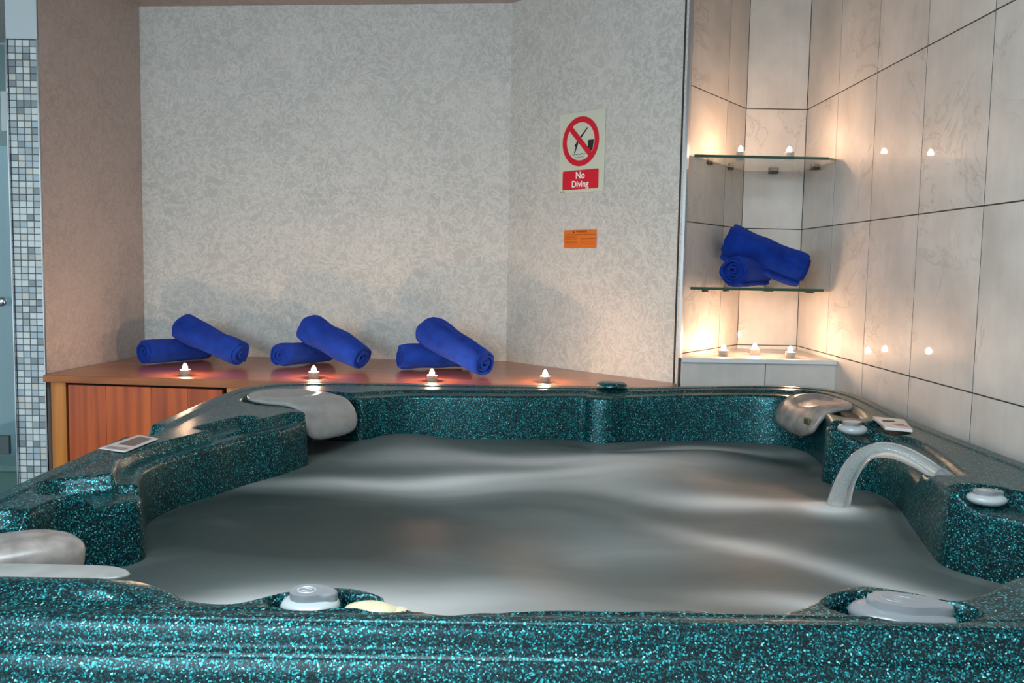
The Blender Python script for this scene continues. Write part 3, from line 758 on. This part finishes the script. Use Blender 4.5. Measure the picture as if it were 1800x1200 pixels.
# ------------------------------------------------------------------ tealights
def candle(loc, label, power=1.0, group='lit tealight candles'):
    c = empty('tealight_candle', loc, label, 'candle', group)
    bmobj('cup', lathe_bm([(0, 0), (.0165, 0), (.0175, .0015), (.0185, .021), (.0190, .022), (.0180, .022), (.0172, .0205), (.0165, .017)], 32), M_cup, c, True)
    bmobj('wax', lathe_bm([(0, .0035), (.0160, .0035), (.0168, .0150), (.0150, .0160), (0, .0155)], 28), M_wax, c, True)
    bmobj('wick', lathe_bm([(0, .0150), (.0008, .0150), (.0008, .0225), (0, .0225)], 8), M_black, c)
    bmobj('flame', lathe_bm([(0, .0190), (.0050, .0205), (.0082, .0250), (.0088, .0300), (.0070, .0360), (.0038, .0415), (0, .0450)], 24), M_flame if power > .9 else M_flame_small, c, True)
    return c
candle((-1.165, 3.190, .9), 'lit tealight on the counter in front of the leftmost towels', 1, 'tealights on the wooden counter')
candle((-.697, 3.185, .9), 'lit tealight on the counter behind the large grey cushion', 1, 'tealights on the wooden counter')
candle((-.265, 3.150, .9), 'lit tealight on the counter before the third towel pair', 1, 'tealights on the wooden counter')
candle((.143, 3.180, .9), 'lit tealight alone at the right end of the counter', 1, 'tealights on the wooden counter')
candle((.818, 3.300, .995), 'leftmost lit tealight on the tiled ledge', .8, 'tealights on the tiled ledge')
candle((.955, 3.370, .995), 'middle lit tealight on the tiled ledge', .8, 'tealights on the tiled ledge')
candle((1.060, 3.270, .995), 'rightmost lit tealight on the tiled ledge', .8, 'tealights on the tiled ledge')
candle((.853, 3.300, 1.7305), 'left lit tealight on the upper glass shelf', .8, 'tealights on the upper glass shelf')
candle((1.030, 3.290, 1.7305), 'right lit tealight on the upper glass shelf', .8, 'tealights on the upper glass shelf')

# ------------------------------------------------------------------ rolled towels
def towel(p0, p1, r0, r1, rest, seed, label, group, flap=-.6, turns=4.3, bend=.0, squash=.93):
    rnd = random.Random(seed)
    p0 = Vector(p0)-Vector((0, 0, .005)); p1 = Vector(p1)-Vector((0, 0, .008)); ax = (p1-p0); Lt = ax.length; ax.normalize()
    side = ax.cross(Vector((0, 0, 1))).normalized(); up = side.cross(ax).normalized()
    NT = int(turns*34); NL = 22; th = .0086
    S = []
    for i in range(NT+1):
        q = i/NT; ang_ = flap-(1-q)*turns*2*PI
        S.append((q, ang_))
    off = Vector((rnd.uniform(0, 50), rnd.uniform(0, 50), 0))
    def pos(q, ang_, t, half):
        rr_ = r0+(r1-r0)*t
        rr_ *= 1-.05*math.sin(PI*t)-.09*abs(2*t-1)**9+.03*math.sin(5*t+seed)*math.sin(PI*t)
        r_ = .006+(rr_-.006-th/2)*q+half*th/2
        tele = .005*math.sin(ang_*.5+seed)+.006*(q-.5)*rnd2-.008*max(0, q-.8)/.2
        tt = (t-.5)*(1+0)*Lt
        endw = (1 if t > .5 else -1)*abs(2*t-1)**6
        tt += endw*tele
        # soften the rim of each end
        nz = noise.noise(Vector((math.cos(ang_)*1.4, math.sin(ang_)*1.4, t*3))+off)*.15+noise.noise(Vector((math.cos(ang_)*3, math.sin(ang_)*3, t*7))+off)*.04
        r_ *= 1+nz*q
        a1 = math.cos(ang_)*r_; b1 = math.sin(ang_)*r_*squash
        p = p0.lerp(p1, .5)+ax*tt+side*a1+up*(b1+bend*math.sin(PI*t))
        if p.z < rest+.0015: p.z = rest+.0015-(rest+.0015-p.z)*.02
        return p
    rnd2 = rnd.uniform(-1, 1)
    bm = bmesh.new(); grid = {}
    for h in (0, 1):
        for i, (q, an) in enumerate(S):
            for k in range(NL+1):
                t = k/NL; inset = .0
                grid[h, i, k] = bm.verts.new(pos(q, an, t, 1 if h else -1))
    def F(*v):
        try: bm.faces.new(v)
        except ValueError: pass
    for i in range(NT):
        for k in range(NL):
            for h in (0, 1): F(grid[h, i, k], grid[h, i+1, k], grid[h, i+1, k+1], grid[h, i, k+1])
        F(grid[0, i, 0], grid[0, i+1, 0], grid[1, i+1, 0], grid[1, i, 0]); F(grid[0, i, NL], grid[0, i+1, NL], grid[1, i+1, NL], grid[1, i, NL])
    for k in range(NL):
        F(grid[0, 0, k], grid[0, 0, k+1], grid[1, 0, k+1], grid[1, 0, k]); F(grid[0, NT, k], grid[0, NT, k+1], grid[1, NT, k+1], grid[1, NT, k])
    base = Vector(((p0.x+p1.x)/2, (p0.y+p1.y)/2, rest)); bmesh.ops.translate(bm, verts=bm.verts[:], vec=-base)
    o = bmobj('rolled_towel', bm, M_towel, None, True, loc=base)
    tag(o, label, 'towel', group)
    return o
CZ = .9005; g1 = 'rolled blue towels on the counter'; g2 = 'rolled blue towels on the glass shelf'
towel((-1.435, 3.480, .958), (-1.265, 3.72, .958), .060, .060, CZ, 1, 'rolled blue towel lying under the leftmost leaning towel, spiral end forward', g1, flap=-1.9)
towel((-1.325, 3.590, 1.052), (-1.045, 3.465, .957), .072, .061, CZ, 2, 'leftmost of the three leaning rolled towels on the counter', g1, flap=-2.4)
towel((-.895, 3.465, .956), (-.750, 3.71, .956), .057, .060, CZ, 3, 'rolled blue towel lying under the middle leaning towel on the counter', g1, flap=-2.2)
towel((-.800, 3.560, 1.056), (-.560, 3.415, .957), .079, .061, CZ, 4, 'middle one of the three leaning rolled towels on the counter', g1, flap=-2.2)
towel((-.415, 3.450, .959), (-.160, 3.58, .959), .060, .060, CZ, 5, 'rolled blue towel lying under the rightmost leaning towel on the counter', g1, flap=-2.0)
towel((-.315, 3.520, 1.056), (-.078, 3.275, .957), .080, .063, CZ, 6, 'rightmost of the three leaning rolled towels on the counter', g1, flap=-2.0, turns=3.6)
towel((.835, 3.275, 1.320), (1.00, 3.45, 1.320), .068, .062, 1.2535, 7, 'rolled blue towel with its spiral end forward on the lower glass shelf', g2, flap=-1.0)
towel((.838, 3.410, 1.436), (1.128, 3.350, 1.326), .088, .077, 1.2535, 8, 'large rolled blue towel leaning across the other on the lower glass shelf', g2, flap=-1.0)
